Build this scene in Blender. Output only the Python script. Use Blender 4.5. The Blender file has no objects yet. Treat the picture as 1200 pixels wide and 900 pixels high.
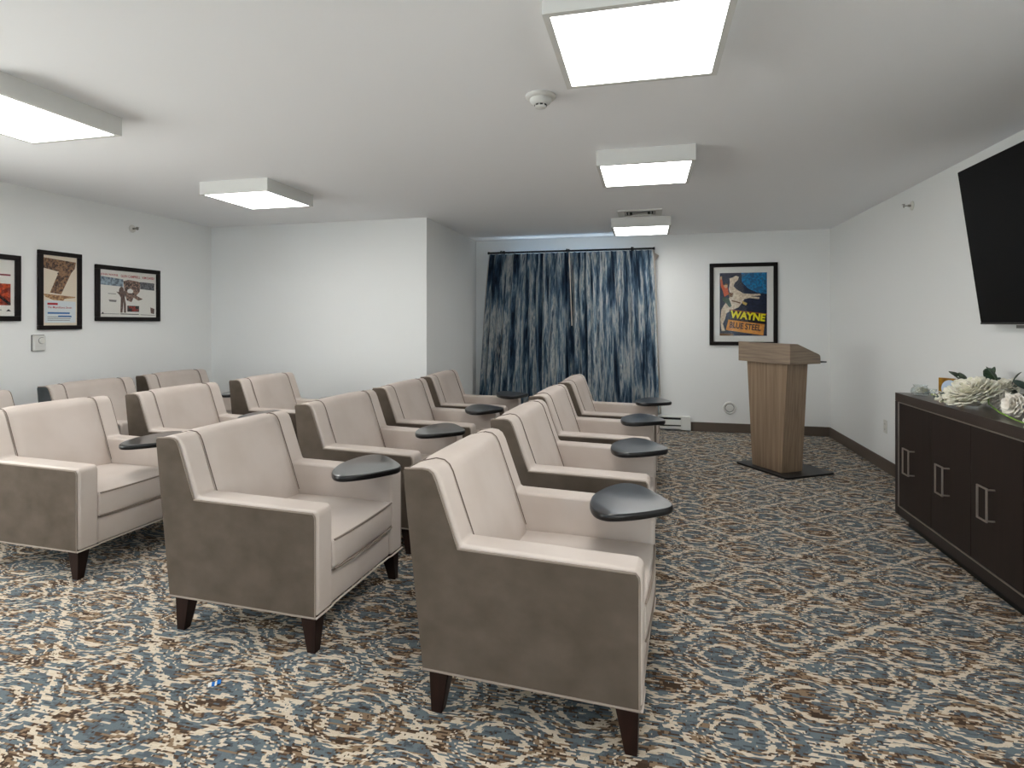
import bpy, bmesh, math, random
from mathutils import Vector, Matrix
random.seed(7)
PI = math.pi
col = bpy.context.scene.collection
H = 2.44
XR, YB, XL, YL, XA, YF = 2.094, 7.337, -4.897, 5.564, -2.244, -2.2

# ------------------------------------------------------------------ materials
def S(r, g, b):
    f = lambda c: (c / 255 / 12.92) if c / 255 <= .04045 else ((c / 255 + .055) / 1.055) ** 2.4
    return (f(r), f(g), f(b), 1)

def mat(name, color, rough=.6, metal=0., spec=.5, noise=None, bump=None, sheen=0., coat=0.):
    m = bpy.data.materials.new(name); m.use_nodes = True
    nt = m.node_tree; b = nt.nodes['Principled BSDF']
    b.inputs['Base Color'].default_value = color
    b.inputs['Roughness'].default_value = rough
    b.inputs['Metallic'].default_value = metal
    b.inputs['Specular IOR Level'].default_value = spec
    if sheen:
        b.inputs['Sheen Weight'].default_value = sheen
        b.inputs['Sheen Roughness'].default_value = .4
    if coat: b.inputs['Coat Weight'].default_value = coat
    tc = nt.nodes.new('ShaderNodeTexCoord')
    if noise:   # (color2, scale xyz, detail, lo, hi)
        c2, sc, det, lo, hi = noise
        mp = nt.nodes.new('ShaderNodeMapping'); mp.inputs['Scale'].default_value = sc
        nt.links.new(tc.outputs['Object'], mp.inputs[0])
        n = nt.nodes.new('ShaderNodeTexNoise'); n.inputs['Scale'].default_value = 1; n.inputs['Detail'].default_value = det
        nt.links.new(mp.outputs[0], n.inputs['Vector'])
        r = nt.nodes.new('ShaderNodeValToRGB')
        r.color_ramp.elements[0].position = lo; r.color_ramp.elements[0].color = color
        r.color_ramp.elements[1].position = hi; r.color_ramp.elements[1].color = c2
        nt.links.new(n.outputs['Fac'], r.inputs[0]); nt.links.new(r.outputs[0], b.inputs['Base Color'])
    if bump:    # (scale, strength, dist)
        n = nt.nodes.new('ShaderNodeTexNoise'); n.inputs['Scale'].default_value = bump[0]; n.inputs['Detail'].default_value = 3
        nt.links.new(tc.outputs['Object'], n.inputs['Vector'])
        bp = nt.nodes.new('ShaderNodeBump'); bp.inputs['Strength'].default_value = bump[1]; bp.inputs['Distance'].default_value = bump[2]
        nt.links.new(n.outputs['Fac'], bp.inputs['Height']); nt.links.new(bp.outputs[0], b.inputs['Normal'])
    return m

WALL = mat('wall_paint', S(236, 237, 236), .9, spec=.2, bump=(220, .05, .001))
CEIL = mat('ceiling_paint', S(242, 243, 245), .95, spec=.1)
BASEB = mat('brown_baseboard', S(92, 80, 70), .55)
VELVET = mat('taupe_velvet', S(82, 73, 64), .95, spec=.08, sheen=.03, noise=(S(96, 86, 77), (9, 9, 11), 8, .3, .72), bump=(300, .15, .001))
VELVET_D = mat('taupe_velvet_dark', S(112, 102, 92), .95, spec=.1, sheen=.08, noise=(S(128, 117, 107), (6, 6, 8), 5, .35, .7), bump=(300, .15, .001))
SLATE = mat('slate_velvet', S(74, 78, 80), .95, spec=.1, sheen=.1, noise=(S(86, 90, 92), (6, 6, 8), 5, .35, .7))
VINYL = mat('cream_upholstery', S(201, 190, 182), .55, spec=.3, noise=(S(194, 182, 173), (4, 4, 4), 3, .4, .65), bump=(120, .05, .001))
PIPE = mat('welt_cord', S(140, 128, 118), .7, spec=.2)  # darker taupe carries the shadow line along the cord
SEAM = mat('seam_shade', S(112, 100, 92), .9, spec=.1)  # darker than the upholstery: shadow in the crease put into the colour
LEGM = mat('espresso_leg', S(26, 15, 12), .42, spec=.2, noise=(S(38, 22, 17), (30, 30, 4), 4, .4, .7))
TABLET = mat('charcoal_tablet', S(44, 44, 48), .28, spec=1.0, coat=.5, bump=(600, .04, .0005))
TABEDGE = mat('black_edge', S(16, 16, 18), .3)
BLACK = mat('black_satin', S(14, 13, 14), .45)
BLACKM = mat('black_metal', S(20, 19, 19), .4, metal=.3)
FRAMEM = mat('black_picture_frame', S(20, 14, 13), .5, spec=.2)
WHITEP = mat('white_enamel', S(222, 222, 218), .45)
HOUSING = mat('light_housing', S(212, 212, 209), .6, spec=.2)
WHITEM = mat('white_plastic', S(215, 214, 208), .5)
GREYP = mat('grey_plastic', S(120, 120, 118), .5)
DARKV = mat('void_shade', S(25, 25, 25), .9)  # near-black stands in for shade inside slots and openings
CHROME = mat('sprinkler_chrome', S(150, 148, 142), .3, metal=.9)
SCREEN = mat('tv_screen', S(5, 5, 6), .5, spec=.12)
BEZEL = mat('tv_bezel', S(60, 58, 60), .35, metal=.5)
CREDW = mat('espresso_wood', S(36, 25, 20), .5, spec=.35, noise=(S(28, 19, 15), (60, 60, 2.5), 4, .35, .7))
CREDT = mat('espresso_top', S(58, 47, 41), .3, spec=.5, noise=(S(46, 37, 32), (40, 3, 40), 4, .35, .7))
CREDF = mat('espresso_frame', S(34, 26, 24), .4, spec=.4)
SILVER = mat('hammered_silver', S(185, 175, 165), .35, metal=.85, bump=(400, .5, .002))
GOLD = mat('gold_foil', S(190, 140, 40), .35, metal=.6, noise=(S(120, 80, 20), (20, 20, 20), 2, .4, .7))
LABELB = mat('pale_blue_label', S(190, 205, 225), .5)
LABELT = mat('label_ink', S(110, 130, 170), .5)
PETAL = mat('white_petal', S(240, 236, 222), .6, spec=.2, sheen=.2, noise=(S(226, 224, 196), (30, 30, 30), 2, .45, .75))
PETALR = mat('ivory_rose_petal', S(236, 230, 220), .6, spec=.2)
LEAF = mat('dark_green_leaf', S(38, 58, 42), .5, noise=(S(56, 76, 48), (40, 40, 40), 2, .4, .7))
LEAF2 = mat('grey_green_leaf', S(62, 78, 70), .55)
STEM = mat('bright_green_stem', S(120, 165, 50), .5)
BUD = mat('green_bud', S(150, 165, 100), .6)
RODM = mat('black_rod', S(18, 17, 18), .4, metal=.4)
LINING = mat('curtain_lining', S(190, 182, 172), .9)
WAND = mat('clear_wand', S(200, 190, 178), .3)

def wood(name, c1, c2, sc):
    return mat(name, c1, .5, spec=.35, noise=(c2, sc, 5, .35, .68))
WOODV = wood('podium_laminate', S(150, 128, 106), S(126, 106, 86), (55, 55, 1.6))
WOODH = wood('podium_laminate_top', S(152, 134, 116), S(124, 108, 93), (3, 3, 60))

def emit(name, color, strength):
    m = bpy.data.materials.new(name); m.use_nodes = True
    nt = m.node_tree; nt.nodes.clear()
    o = nt.nodes.new('ShaderNodeOutputMaterial'); e = nt.nodes.new('ShaderNodeEmission')
    e.inputs[0].default_value = color; e.inputs[1].default_value = strength
    nt.links.new(e.outputs[0], o.inputs[0]); return m
LAMP = emit('led_diffuser', (1, .985, .955, 1), 12.5)

def glazing(name, rough=.02, fac_ior=1.45, tint=(1, 1, 1, 1)):
    m = bpy.data.materials.new(name); m.use_nodes = True
    nt = m.node_tree; nt.nodes.clear(); N = nt.nodes.new; L = nt.links.new
    o = N('ShaderNodeOutputMaterial'); mx = N('ShaderNodeMixShader'); t = N('ShaderNodeBsdfTransparent'); g = N('ShaderNodeBsdfGlossy'); fr = N('ShaderNodeLayerWeight'); pw = N('ShaderNodeMath'); pw.operation = 'POWER'; pw.inputs[1].default_value = 4.; ad = N('ShaderNodeMath'); ad.operation = 'MULTIPLY_ADD'; ad.inputs[1].default_value = .8; ad.inputs[2].default_value = .025
    t.inputs[0].default_value = tint; g.inputs['Roughness'].default_value = rough; fr.inputs[0].default_value = .5
    L(fr.outputs['Facing'], pw.inputs[0]); L(pw.outputs[0], ad.inputs[0]); L(ad.outputs[0], mx.inputs[0]); L(t.outputs[0], mx.inputs[1]); L(g.outputs[0], mx.inputs[2]); L(mx.outputs[0], o.inputs[0])
    return m
GLAZE = glazing('picture_glass', .03)
GLASS = glazing('clear_glass', .02, 1.5, (.93, .95, .95, 1))

def node_helpers(nt):
    def M(op, a, b=None, c=None):
        n = nt.nodes.new('ShaderNodeMath'); n.operation = op
        for i, v in enumerate((a, b, c)):
            if v is None: continue
            if isinstance(v, (int, float)): n.inputs[i].default_value = v
            else: nt.links.new(v, n.inputs[i])
        return n.outputs[0]
    def comb(x, y, z=0.):
        n = nt.nodes.new('ShaderNodeCombineXYZ')
        for i, v in enumerate((x, y, z)):
            if isinstance(v, (int, float)): n.inputs[i].default_value = v
            else: nt.links.new(v, n.inputs[i])
        return n.outputs[0]
    def noise(vec, scale=1., detail=2., rough=.5):
        n = nt.nodes.new('ShaderNodeTexNoise'); n.inputs['Scale'].default_value = scale
        n.inputs['Detail'].default_value = detail; n.inputs['Roughness'].default_value = rough
        nt.links.new(vec, n.inputs['Vector']); return n.outputs['Fac']
    def ramp(fac, stops, const=False):
        n = nt.nodes.new('ShaderNodeValToRGB'); cr = n.color_ramp
        if const: cr.interpolation = 'CONSTANT'
        while len(cr.elements) < len(stops): cr.elements.new(.5)
        for e, (p, c) in zip(cr.elements, stops): e.position = p; e.color = c
        nt.links.new(fac, n.inputs[0]); return n.outputs[0]
    def mix(f, a, b):
        n = nt.nodes.new('ShaderNodeMix'); n.data_type = 'RGBA'
        for k, v in ((0, f), (6, a), (7, b)):
            if isinstance(v, (int, float)): n.inputs[k].default_value = v
            elif isinstance(v, tuple): n.inputs[k].default_value = v
            else: nt.links.new(v, n.inputs[k])
        return n.outputs[2]
    return M, comb, noise, ramp, mix

def carpet_material():
    m = bpy.data.materials.new('ikat_carpet'); m.use_nodes = True
    nt = m.node_tree; b = nt.nodes['Principled BSDF']
    b.inputs['Roughness'].default_value = .95; b.inputs['Specular IOR Level'].default_value = .1
    b.inputs['Sheen Weight'].default_value = .05
    M, comb, noise, ramp, mix = node_helpers(nt)
    tc = nt.nodes.new('ShaderNodeTexCoord'); sp = nt.nodes.new('ShaderNodeSeparateXYZ')
    nt.links.new(tc.outputs['Object'], sp.inputs[0])
    x, y = sp.outputs[0], sp.outputs[1]
    yq = M('MULTIPLY', M('FLOOR', M('MULTIPLY', y, 1 / .0075)), .0075)      # yarn rows
    jit = M('SUBTRACT', noise(comb(M('MULTIPLY', x, 5), M('MULTIPLY', yq, 150)), 1, 2, .6), .5)
    wob = M('SUBTRACT', noise(comb(M('MULTIPLY', x, 2.2), M('MULTIPLY', y, 2.2)), 1, 2), .5)
    wob2 = M('SUBTRACT', noise(comb(M('MULTIPLY', x, 2.2), M('MULTIPLY', y, 2.2), 7.3), 1, 2), .5)
    xs = M('ADD', M('ADD', x, M('MULTIPLY', jit, .17)), M('MULTIPLY', wob, .07))
    ys = M('ADD', y, M('MULTIPLY', wob2, .06))
    u = M('MULTIPLY', M('SUBTRACT', xs, .305), 2 * PI / .51)
    v = M('MULTIPLY', M('SUBTRACT', ys, 3.745), 2 * PI / .447)
    G = M('ADD', M('COSINE', u), M('COSINE', v))
    A = M('ABSOLUTE', G)
    patch = noise(comb(M('MULTIPLY', x, 11), M('MULTIPLY', yq, 60), 3.1), 1, 3, .6)
    A2 = M('ADD', A, M('MULTIPLY', M('SUBTRACT', patch, .5), .95))
    # cream lattice, cream ring, cream centre
    gr = M('ADD', M('SQRT', M('ADD', M('POWER', M('SINE', u), 2.), M('POWER', M('SINE', v), 2.))), .22)
    A3 = M('DIVIDE', M('ABSOLUTE', M('ADD', A, M('MULTIPLY', M('SUBTRACT', patch, .5), 1.1))), gr)
    cream1 = M('LESS_THAN', A3, .125)
    ring = M('LESS_THAN', M('ABSOLUTE', M('SUBTRACT', A2, 1.35)), .12)
    heart = M('GREATER_THAN', A2, 1.985)
    chev = M('LESS_THAN', M('ABSOLUTE', M('SUBTRACT', A2, .74)), .06)
    cream = M('MAXIMUM', M('MAXIMUM', cream1, ring), M('MAXIMUM', heart, chev))
    # slate or brown fields
    side = noise(comb(M('MULTIPLY', x, 5), M('MULTIPLY', yq, 13), 9.), 1, 3, .6)
    streak = noise(comb(M('MULTIPLY', x, 9), M('MULTIPLY', yq, 130), 5.), 1, 2, .6)
    sel = M('ADD', M('MULTIPLY', side, .7), M('MULTIPLY', streak, .5))
    sel = M('ADD', sel, M('MULTIPLY', G, .012))
    field = ramp(sel, [(0., S(70, 52, 38)), (.50, S(142, 118, 94)), (.55, S(84, 64, 48)), (.575, S(90, 100, 107)), (.62, S(106, 117, 123)), (.70, S(76, 84, 90)), (.735, S(70, 54, 42)), (.77, S(150, 128, 104))], True)
    cr = ramp(noise(comb(M('MULTIPLY', x, 20), M('MULTIPLY', yq, 140), 2.), 1, 2), [(0., S(176, 156, 134)), (.42, S(214, 198, 176)), (.6, S(222, 208, 188))])
    c = mix(cream, field, cr)
    # stray yarn ends
    stray = noise(comb(M('MULTIPLY', x, 45), M('MULTIPLY', yq, 210), 11.), 1, 2, .5)
    c = mix(M('GREATER_THAN', stray, .66), c, S(66, 48, 36))
    c = mix(M('LESS_THAN', stray, .31), c, S(204, 188, 166))
    grain = noise(comb(M('MULTIPLY', x, 420), M('MULTIPLY', y, 420)), 1, 2)
    mul = nt.nodes.new('ShaderNodeMix'); mul.data_type = 'RGBA'; mul.blend_type = 'MULTIPLY'; mul.inputs[0].default_value = .5
    nt.links.new(c, mul.inputs[6]); nt.links.new(ramp(grain, [(.3, (.30, .30, .30, 1)), (.65, (1, 1, 1, 1))]), mul.inputs[7])
    nt.links.new(mul.outputs[2], b.inputs['Base Color'])
    bp = nt.nodes.new('ShaderNodeBump'); bp.inputs['Strength'].default_value = .5; bp.inputs['Distance'].default_value = .004
    nt.links.new(grain, bp.inputs['Height']); nt.links.new(bp.outputs[0], b.inputs['Normal'])
    return m
CARPET = carpet_material()

def curtain_material():
    m = bpy.data.materials.new('blue_ikat_curtain'); m.use_nodes = True
    nt = m.node_tree; b = nt.nodes['Principled BSDF']
    b.inputs['Roughness'].default_value = .8; b.inputs['Specular IOR Level'].default_value = .25
    M, comb, noise, ramp, mix = node_helpers(nt)
    tc = nt.nodes.new('ShaderNodeTexCoord'); sp = nt.nodes.new('ShaderNodeSeparateXYZ')
    nt.links.new(tc.outputs['UV'], sp.inputs[0])
    x, z = sp.outputs[0], sp.outputs[1]
    zz = M('ADD', z, M('MULTIPLY', noise(comb(M('MULTIPLY', x, 40), 0., 4.), 1, 2), .6))
    n1 = noise(comb(M('MULTIPLY', x, 9), M('MULTIPLY', zz, 1.1)), 1, 4, .6)
    n2 = noise(comb(M('MULTIPLY', x, 60), M('MULTIPLY', zz, 9), 3.), 1, 3, .65)
    f = M('ADD', M('MULTIPLY', n1, .86), M('MULTIPLY', n2, .22))
    c = ramp(f, [(.40, S(26, 38, 54)), (.47, S(54, 76, 98)), (.52, S(98, 122, 142)), (.555, S(150, 166, 177)), (.59, S(210, 210, 206)), (.64, S(112, 132, 148)), (.68, S(46, 60, 80)), (.74, S(170, 172, 172))])
    nt.links.new(c, b.inputs['Base Color'])
    return m
CURT = curtain_material()

# ------------------------------------------------------------------ mesh helpers
def smooth(me, ang=35):
    for p in me.polygons: p.use_smooth = True
    try: me.set_sharp_from_angle(angle=math.radians(ang))
    except Exception: pass

def link(name, me, m, parent=None, bevel=0, seg=2, sm=True, loc=None):
    if m is not None:
        for mm in (m if isinstance(m, (list, tuple)) else [m]): me.materials.append(mm)
    o = bpy.data.objects.new(name, me); col.objects.link(o)
    if sm: smooth(me)
    if bevel:
        md = o.modifiers.new('bevel', 'BEVEL'); md.width = bevel; md.segments = seg; md.limit_method = 'ANGLE'; md.angle_limit = math.radians(35)
        if hasattr(md, 'harden_normals'): md.harden_normals = True
    if parent: o.parent = parent
    if loc: o.location = loc
    return o

def done(bm, name, m, parent=None, **k):
    bmesh.ops.recalc_face_normals(bm, faces=bm.faces[:])
    me = bpy.data.meshes.new(name); bm.to_mesh(me); bm.free()
    return link(name, me, m, parent, **k)

def abox(bm, x0, x1, y0, y1, z0, z1, mi=0):
    vs = [bm.verts.new((x, y, z)) for x in (x0, x1) for y in (y0, y1) for z in (z0, z1)]
    for q in ((0, 1, 3, 2), (4, 6, 7, 5), (0, 4, 5, 1), (2, 3, 7, 6), (0, 2, 6, 4), (1, 5, 7, 3)):
        bm.faces.new([vs[i] for i in q]).material_index = mi

def box(name, x0, x1, y0, y1, z0, z1, m, parent=None, **k):
    bm = bmesh.new(); abox(bm, x0, x1, y0, y1, z0, z1); return done(bm, name, m, parent, **k)

def prism_y(bm, pts, y0, y1, mi=0):          # pts in (x,z)
    a = [bm.verts.new((x, y0, z)) for x, z in pts]; b = [bm.verts.new((x, y1, z)) for x, z in pts]
    bm.faces.new(a).material_index = mi; bm.faces.new(b[::-1]).material_index = mi
    n = len(pts)
    for i in range(n): bm.faces.new((a[i], b[i], b[(i + 1) % n], a[(i + 1) % n])).material_index = mi

def prism_z(bm, pts, z0, z1, mi=0):
    a = [bm.verts.new((x, y, z0)) for x, y in pts]; b = [bm.verts.new((x, y, z1)) for x, y in pts]
    bm.faces.new(a).material_index = mi; bm.faces.new(b[::-1]).material_index = mi
    n = len(pts)
    for i in range(n): bm.faces.new((a[i], b[i], b[(i + 1) % n], a[(i + 1) % n])).material_index = mi

def tube(bm, path, r, seg=8, closed=False, mi=0):
    pts = [Vector(p) for p in path]; n = len(pts); rings = []
    up = Vector((0, 0, 1)); prev = None
    for i, p in enumerate(pts):
        a = pts[i - 1] if (i > 0 or closed) else p; c = pts[(i + 1) % n] if (i < n - 1 or closed) else p
        t = (c - a).normalized()
        if prev is None:
            s = t.cross(up)
            if s.length < .1: s = t.cross(Vector((0, 1, 0)))
            s.normalize()
        else:
            s = prev - t * prev.dot(t)
            s.normalize()
        prev = s; w = t.cross(s)
        rr = r[i] if isinstance(r, (list, tuple)) else r
        rings.append([bm.verts.new(p + (s * math.cos(2 * PI * k / seg) + w * math.sin(2 * PI * k / seg)) * rr) for k in range(seg)])
    m = n if closed else n - 1
    for i in range(m):
        A, B = rings[i], rings[(i + 1) % n]
        for k in range(seg): bm.faces.new((A[k], A[(k + 1) % seg], B[(k + 1) % seg], B[k])).material_index = mi
    if not closed:
        bm.faces.new(rings[0][::-1]); bm.faces.new(rings[-1])

def lathe(bm, prof, seg=32, T=None, mi=0):    # prof (r,z); optional matrix
    T = T or Matrix(); rings = []
    for r, z in prof:
        rings.append([bm.verts.new(T @ Vector((r * math.cos(2 * PI * k / seg), r * math.sin(2 * PI * k / seg), z))) for k in range(seg)])
    for i in range(len(rings) - 1):
        for k in range(seg): bm.faces.new((rings[i][k], rings[i][(k + 1) % seg], rings[i + 1][(k + 1) % seg], rings[i + 1][k])).material_index = mi
    bm.faces.new(rings[0][::-1]); bm.faces.new(rings[-1])

def pillow(name, x0, x1, y0, y1, z0, z1, m, parent, bulge=(0, 0, 0, 0, 0, 0), n=10, bevel=.012):
    """rounded, crowned block; bulge = (-x,+x,-y,+y,-z,+z)"""
    bm = bmesh.new(); bmesh.ops.create_cube(bm, size=2)
    bmesh.ops.subdivide_edges(bm, edges=bm.edges[:], cuts=n, use_grid_fill=True)
    cx, cy, cz = (x0 + x1) / 2, (y0 + y1) / 2, (z0 + z1) / 2; hx, hy, hz = (x1 - x0) / 2, (y1 - y0) / 2, (z1 - z0) / 2
    for v in bm.verts:
        u = v.co.copy(); q = [cx + hx * u.x, cy + hy * u.y, cz + hz * u.z]
        for ax in range(3):
            a, b = u[(ax + 1) % 3], u[(ax + 2) % 3]
            if abs(abs(u[ax]) - 1) < 1e-4:
                s = 1 if u[ax] > 0 else -1
                q[ax] += s * bulge[ax * 2 + (1 if s > 0 else 0)] * (1 - a * a) ** .7 * (1 - b * b) ** .7
        v.co = q
    return done(bm, name, m, parent, bevel=bevel, seg=3)

def empty(name, loc, rz=0):
    o = bpy.data.objects.new(name, None); col.objects.link(o); o.location = loc; o.rotation_euler = (0, 0, rz); o.empty_display_size = .1
    return o

def tag(o, label, cat, group=None):
    o['label'] = label; o['category'] = cat
    if group: o['group'] = group
    return o

def struct(o): o['kind'] = 'structure'; return o

def copy_tree(o, parent=None):
    c = o.copy(); col.objects.link(c); c.parent = parent
    for ch in [k for k in o.children]: copy_tree(ch, c)
    return c

def catmull(pts, n=6, closed=True):
    out = []; N = len(pts)
    for i in range(N):
        p0, p1, p2, p3 = (Vector(pts[(i + k) % N]) for k in (-1, 0, 1, 2))
        for j in range(n):
            t = j / n
            out.append(.5 * ((2 * p1) + (-p0 + p2) * t + (2 * p0 - 5 * p1 + 4 * p2 - p3) * t * t + (-p0 + 3 * p1 - 3 * p2 + p3) * t ** 3))
    return out

# ------------------------------------------------------------------ room
struct(box('floor', XL - .1, XR + .1, YF - .1, YB + .1, -.1, 0, CARPET, sm=False))
struct(box('ceiling', XL - .1, XR + .1, YF - .1, YB + .1, H, H + .1, CEIL, sm=False))
struct(box('wall_front', XL - .12, XR + .12, YF - .12, YF, 0, H, WALL, sm=False))
# side walls, each with an added, unseen glazed opening that lets in fill daylight
LW0, LW1, RW0, RW1, GZ0, GZ1 = -1.9, 2.3, -1.9, -.2, .25, 2.34
for nm, xa, xb, ya, yb, yend, k in (('wall_left', XL - .12, XL, LW0, LW1, YL, 2), ('wall_right', XR, XR + .12, RW0, RW1, YB, 3)):
    bm = bmesh.new()
    abox(bm, xa, xb, YF, ya, 0, H); abox(bm, xa, xb, yb, yend, 0, H); abox(bm, xa, xb, ya, yb, 0, GZ0); abox(bm, xa, xb, ya, yb, GZ1, H)
    struct(done(bm, nm, WALL, sm=False))
    xm = (xa + xb) / 2; bm = bmesh.new()
    abox(bm, xm - .02, xm + .02, ya, yb, GZ0, GZ0 + .04); abox(bm, xm - .02, xm + .02, ya, yb, GZ1 - .04, GZ1)
    for q in range(4):
        yq = ya + (yb - ya - .04) * q / 3; abox(bm, xm - .02, xm + .02, yq, yq + .04, GZ0 + .04, GZ1 - .04)
    gf = struct(done(bm, 'window_%d' % k, WHITEP, sm=False))  # out of view, added to brighten ceiling and walls
    box('window_pane', xm - .003, xm + .003, ya + .04, yb - .04, GZ0 + .04, GZ1 - .04, GLASS, gf, sm=False)
struct(box('wall_inner', XL - .12, XA - .12, YL, YL + .12, 0, H, WALL, sm=False))
struct(box('wall_alcove', XA - .12, XA, YL, YB, 0, H, WALL, sm=False))
WX0, WX1, WZ0, WZ1 = -1.88, -.12, .85, 2.21
bm = bmesh.new()
abox(bm, XA - .12, WX0, YB, YB + .14, 0, H); abox(bm, WX1, XR + .12, YB, YB + .14, 0, H)
abox(bm, WX0, WX1, YB, YB + .14, 0, WZ0); abox(bm, WX0, WX1, YB, YB + .14, WZ1, H)
struct(done(bm, 'wall_back', WALL, sm=False))
# window behind the curtain
bm = bmesh.new()
fy0, fy1, fw = YB + .05, YB + .1, .05
abox(bm, WX0, WX0 + fw, fy0, fy1, WZ0, WZ1); abox(bm, WX1 - fw, WX1, fy0, fy1, WZ0, WZ1)
abox(bm, WX0 + fw, WX1 - fw, fy0, fy1, WZ0, WZ0 + fw); abox(bm, WX0 + fw, WX1 - fw, fy0, fy1, WZ1 - fw, WZ1)
abox(bm, -1.02, -.98, fy0, fy1, WZ0 + fw, WZ1 - fw)
wf = struct(done(bm, 'window_1', WHITEP, sm=False))
box('window_pane', WX0 + fw, WX1 - fw, YB + .072, YB + .078, WZ0 + fw, WZ1 - fw, GLASS, wf, sm=False)
bt, bh = .013, .112
def bboard(n, a): struct(box('baseboard_' + n, *a, 0, bh, BASEB, bevel=.003, sm=False))
bboard('right', (XR - bt, XR, YF, YB)); bboard('left', (XL, XL + bt, YF, YL))
bboard('inner', (XL + bt, XA, YL - bt, YL)); bboard('alcove', (XA, XA + bt, YL - bt, YB))
bboard('back', (.53, XR - bt, YB - bt, YB)); bboard('front', (XL + bt, XR - bt, YF, YF + bt))

# ------------------------------------------------------------------ armchair
W, D = .75, .73
CX, CY = D / 2, W / 2
def loc2(x, y, z=0): return (x - CX, y - CY, z)
ARM = .115
prof = [(0, .15), (-.075, .822), (-.068, .832), (0, .838), (.026, .835), (.042, .823), (.054, .800), (.133, .583), (.715, .575), (.728, .565), (.73, .552), (.73, .15)]
def shiftp(pts): return [(x - CX, z) for x, z in pts]

def build_chair():
    root = empty('armchair', (0, 0, 0))
    P = shiftp(prof)
    # arms with the wings they turn up into
    for side in (0, 1):
        bm = bmesh.new()
        y0, y1 = (.008, ARM) if side == 0 else (W - ARM, W - .008)
        # inner polygon slightly raised over the side panel
        prism_y(bm, shiftp([(.012, .155), (-.066, .83), (0, .846), (.03, .842), (.05, .828), (.064, .803), (.141, .590), (.715, .582), (.732, .572), (.736, .555), (.736, .155)]), y0 - CY, y1 - CY)
        done(bm, 'armrest', VINYL, root, bevel=.014, seg=4)
    # velvet side panels
    for side in (0, 1):
        bm = bmesh.new()
        y0, y1 = (0, .014) if side == 0 else (W - .014, W)
        q = [(0, .15), (-.075, .822), (-.068, .830), (0, .834), (.022, .831), (.036, .820), (.048, .796), (.128, .573), (.715, .566), (.724, .556), (.726, .545), (.726, .15)]
        prism_y(bm, shiftp(q), y0 - CY, y1 - CY)
        sp = done(bm, 'side_panel', VELVET, root, bevel=.004, seg=2)
        bm = bmesh.new()
        yy = (.003 if side == 0 else W - .003) - CY
        path = [(x - CX + dx, yy, z + dz) for (x, z), (dx, dz) in zip(q[2:], [(.0, .002)] * 3 + [(.002, .002)] * 4 + [(.002, 0)] * 3)]
        tube(bm, path, .0036, 6)
        done(bm, 'piping', PIPE, sp)
        bm = bmesh.new()
        yb = y0 - CY if side == 0 else y1 - CY
        tube(bm, [(.0 - CX, yb, .152), (.73 - CX, yb, .152)], .0045, 6)
        done(bm, 'hem_cord', PIPE, sp)
    # velvet rear panel
    bm = bmesh.new()
    prism_y(bm, shiftp([(0, .15), (-.077, .826), (-.060, .826), (.03, .15)]), .012 - CY, W - .012 - CY)
    done(bm, 'back_panel', VELVET, root, bevel=.003)
    # centre back cushion, slightly crowned
    bm = bmesh.new(); n = 16
    y0, y1 = ARM + .0015, W - ARM - .0015
    face = [(-.066, .82), (-.05, .838), (0, .850), (.034, .845), (.056, .828), (.068, .805), (.085, .757), (.105, .700), (.125, .640), (.146, .58), (.175, .50), (.20, .43), (.20, .30)]
    rows = []
    for i in range(n + 1):
        t = i / n; y = y0 + (y1 - y0) * t; s = 4 * t * (1 - t)
        edge = -.010 * (1 - min(1, min(t, 1 - t) * n / 1.2)) 
        rows.append([bm.verts.new((x - CX + (s ** .5 * .010 + edge if 2 < k < 12 else 0), y - CY, z + (s ** .5 * .004 + edge * .8 if 0 < k < 6 else 0))) for k, (x, z) in enumerate(face)])
    for i in range(n):
        for k in range(len(face) - 1): bm.faces.new((rows[i][k], rows[i][k + 1], rows[i + 1][k + 1], rows[i + 1][k]))
    for r in (rows[0], rows[-1]):
        bm.faces.new(r)
    bm.faces.new([rows[i][0] for i in range(n + 1)] + [rows[i][-1] for i in range(n, -1, -1)])
    bc = done(bm, 'back_cushion', VINYL, root)
    for yy in (ARM + .0005, W - ARM - .0005):
        bm = bmesh.new()
        tube(bm, [(x - CX + .0005, yy - CY, z + .0005) for x, z in [(-.06, .832), (0, .8465), (.031, .8425), (.051, .828), (.0650, .803), (.1415, .592), (.19, .45)]], .0022, 6)
        done(bm, 'seam', SEAM, bc)
    # mitre seams where arm turns up into the wing
    # seat
    st = pillow('seat_cushion', .16 - CX, .738 - CX, ARM + .002 - CY, W - ARM - .002 - CY, .298, .428, VINYL, root, (0, .014, 0, 0, 0, .028), 12, .014)
    ya, yb = ARM + .008 - CY, W - ARM - .008 - CY
    def fx(y): 
        t = 2 * (y / (yb - ya)); return .738 - CX + .010 * max(0, 1 - t * t) ** .7
    for z in (.424, .302):
        bm = bmesh.new(); tube(bm, [(fx(ya + (yb - ya) * i / 14) + .000, ya + (yb - ya) * i / 14, z) for i in range(15)], .0042, 6)
        done(bm, 'welt', PIPE, st)
    # front rail
    rl = pillow('front_rail', .10 - CX, .724 - CX, ARM + .001 - CY, W - ARM - .001 - CY, .152, .286, VINYL, root, (0, .006, 0, 0, 0, .002), 8, .014)
    bm = bmesh.new()
    tube(bm, [(.735 - CX, 0.0 - CY, .152), (.735 - CX, ARM - CY, .152), (.728 - CX, ARM + .02 - CY, .152), (.728 - CX, W - ARM - .02 - CY, .152), (.735 - CX, W - ARM - CY, .152), (.735 - CX, W - CY, .152)], .0045, 6)
    done(bm, 'front_hem_cord', VINYL, rl)
    # dark bottom cloth
    box('dust_cover', .02 - CX, .71 - CX, .02 - CY, W - .02 - CY, .146, .156, BLACK, root)
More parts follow.
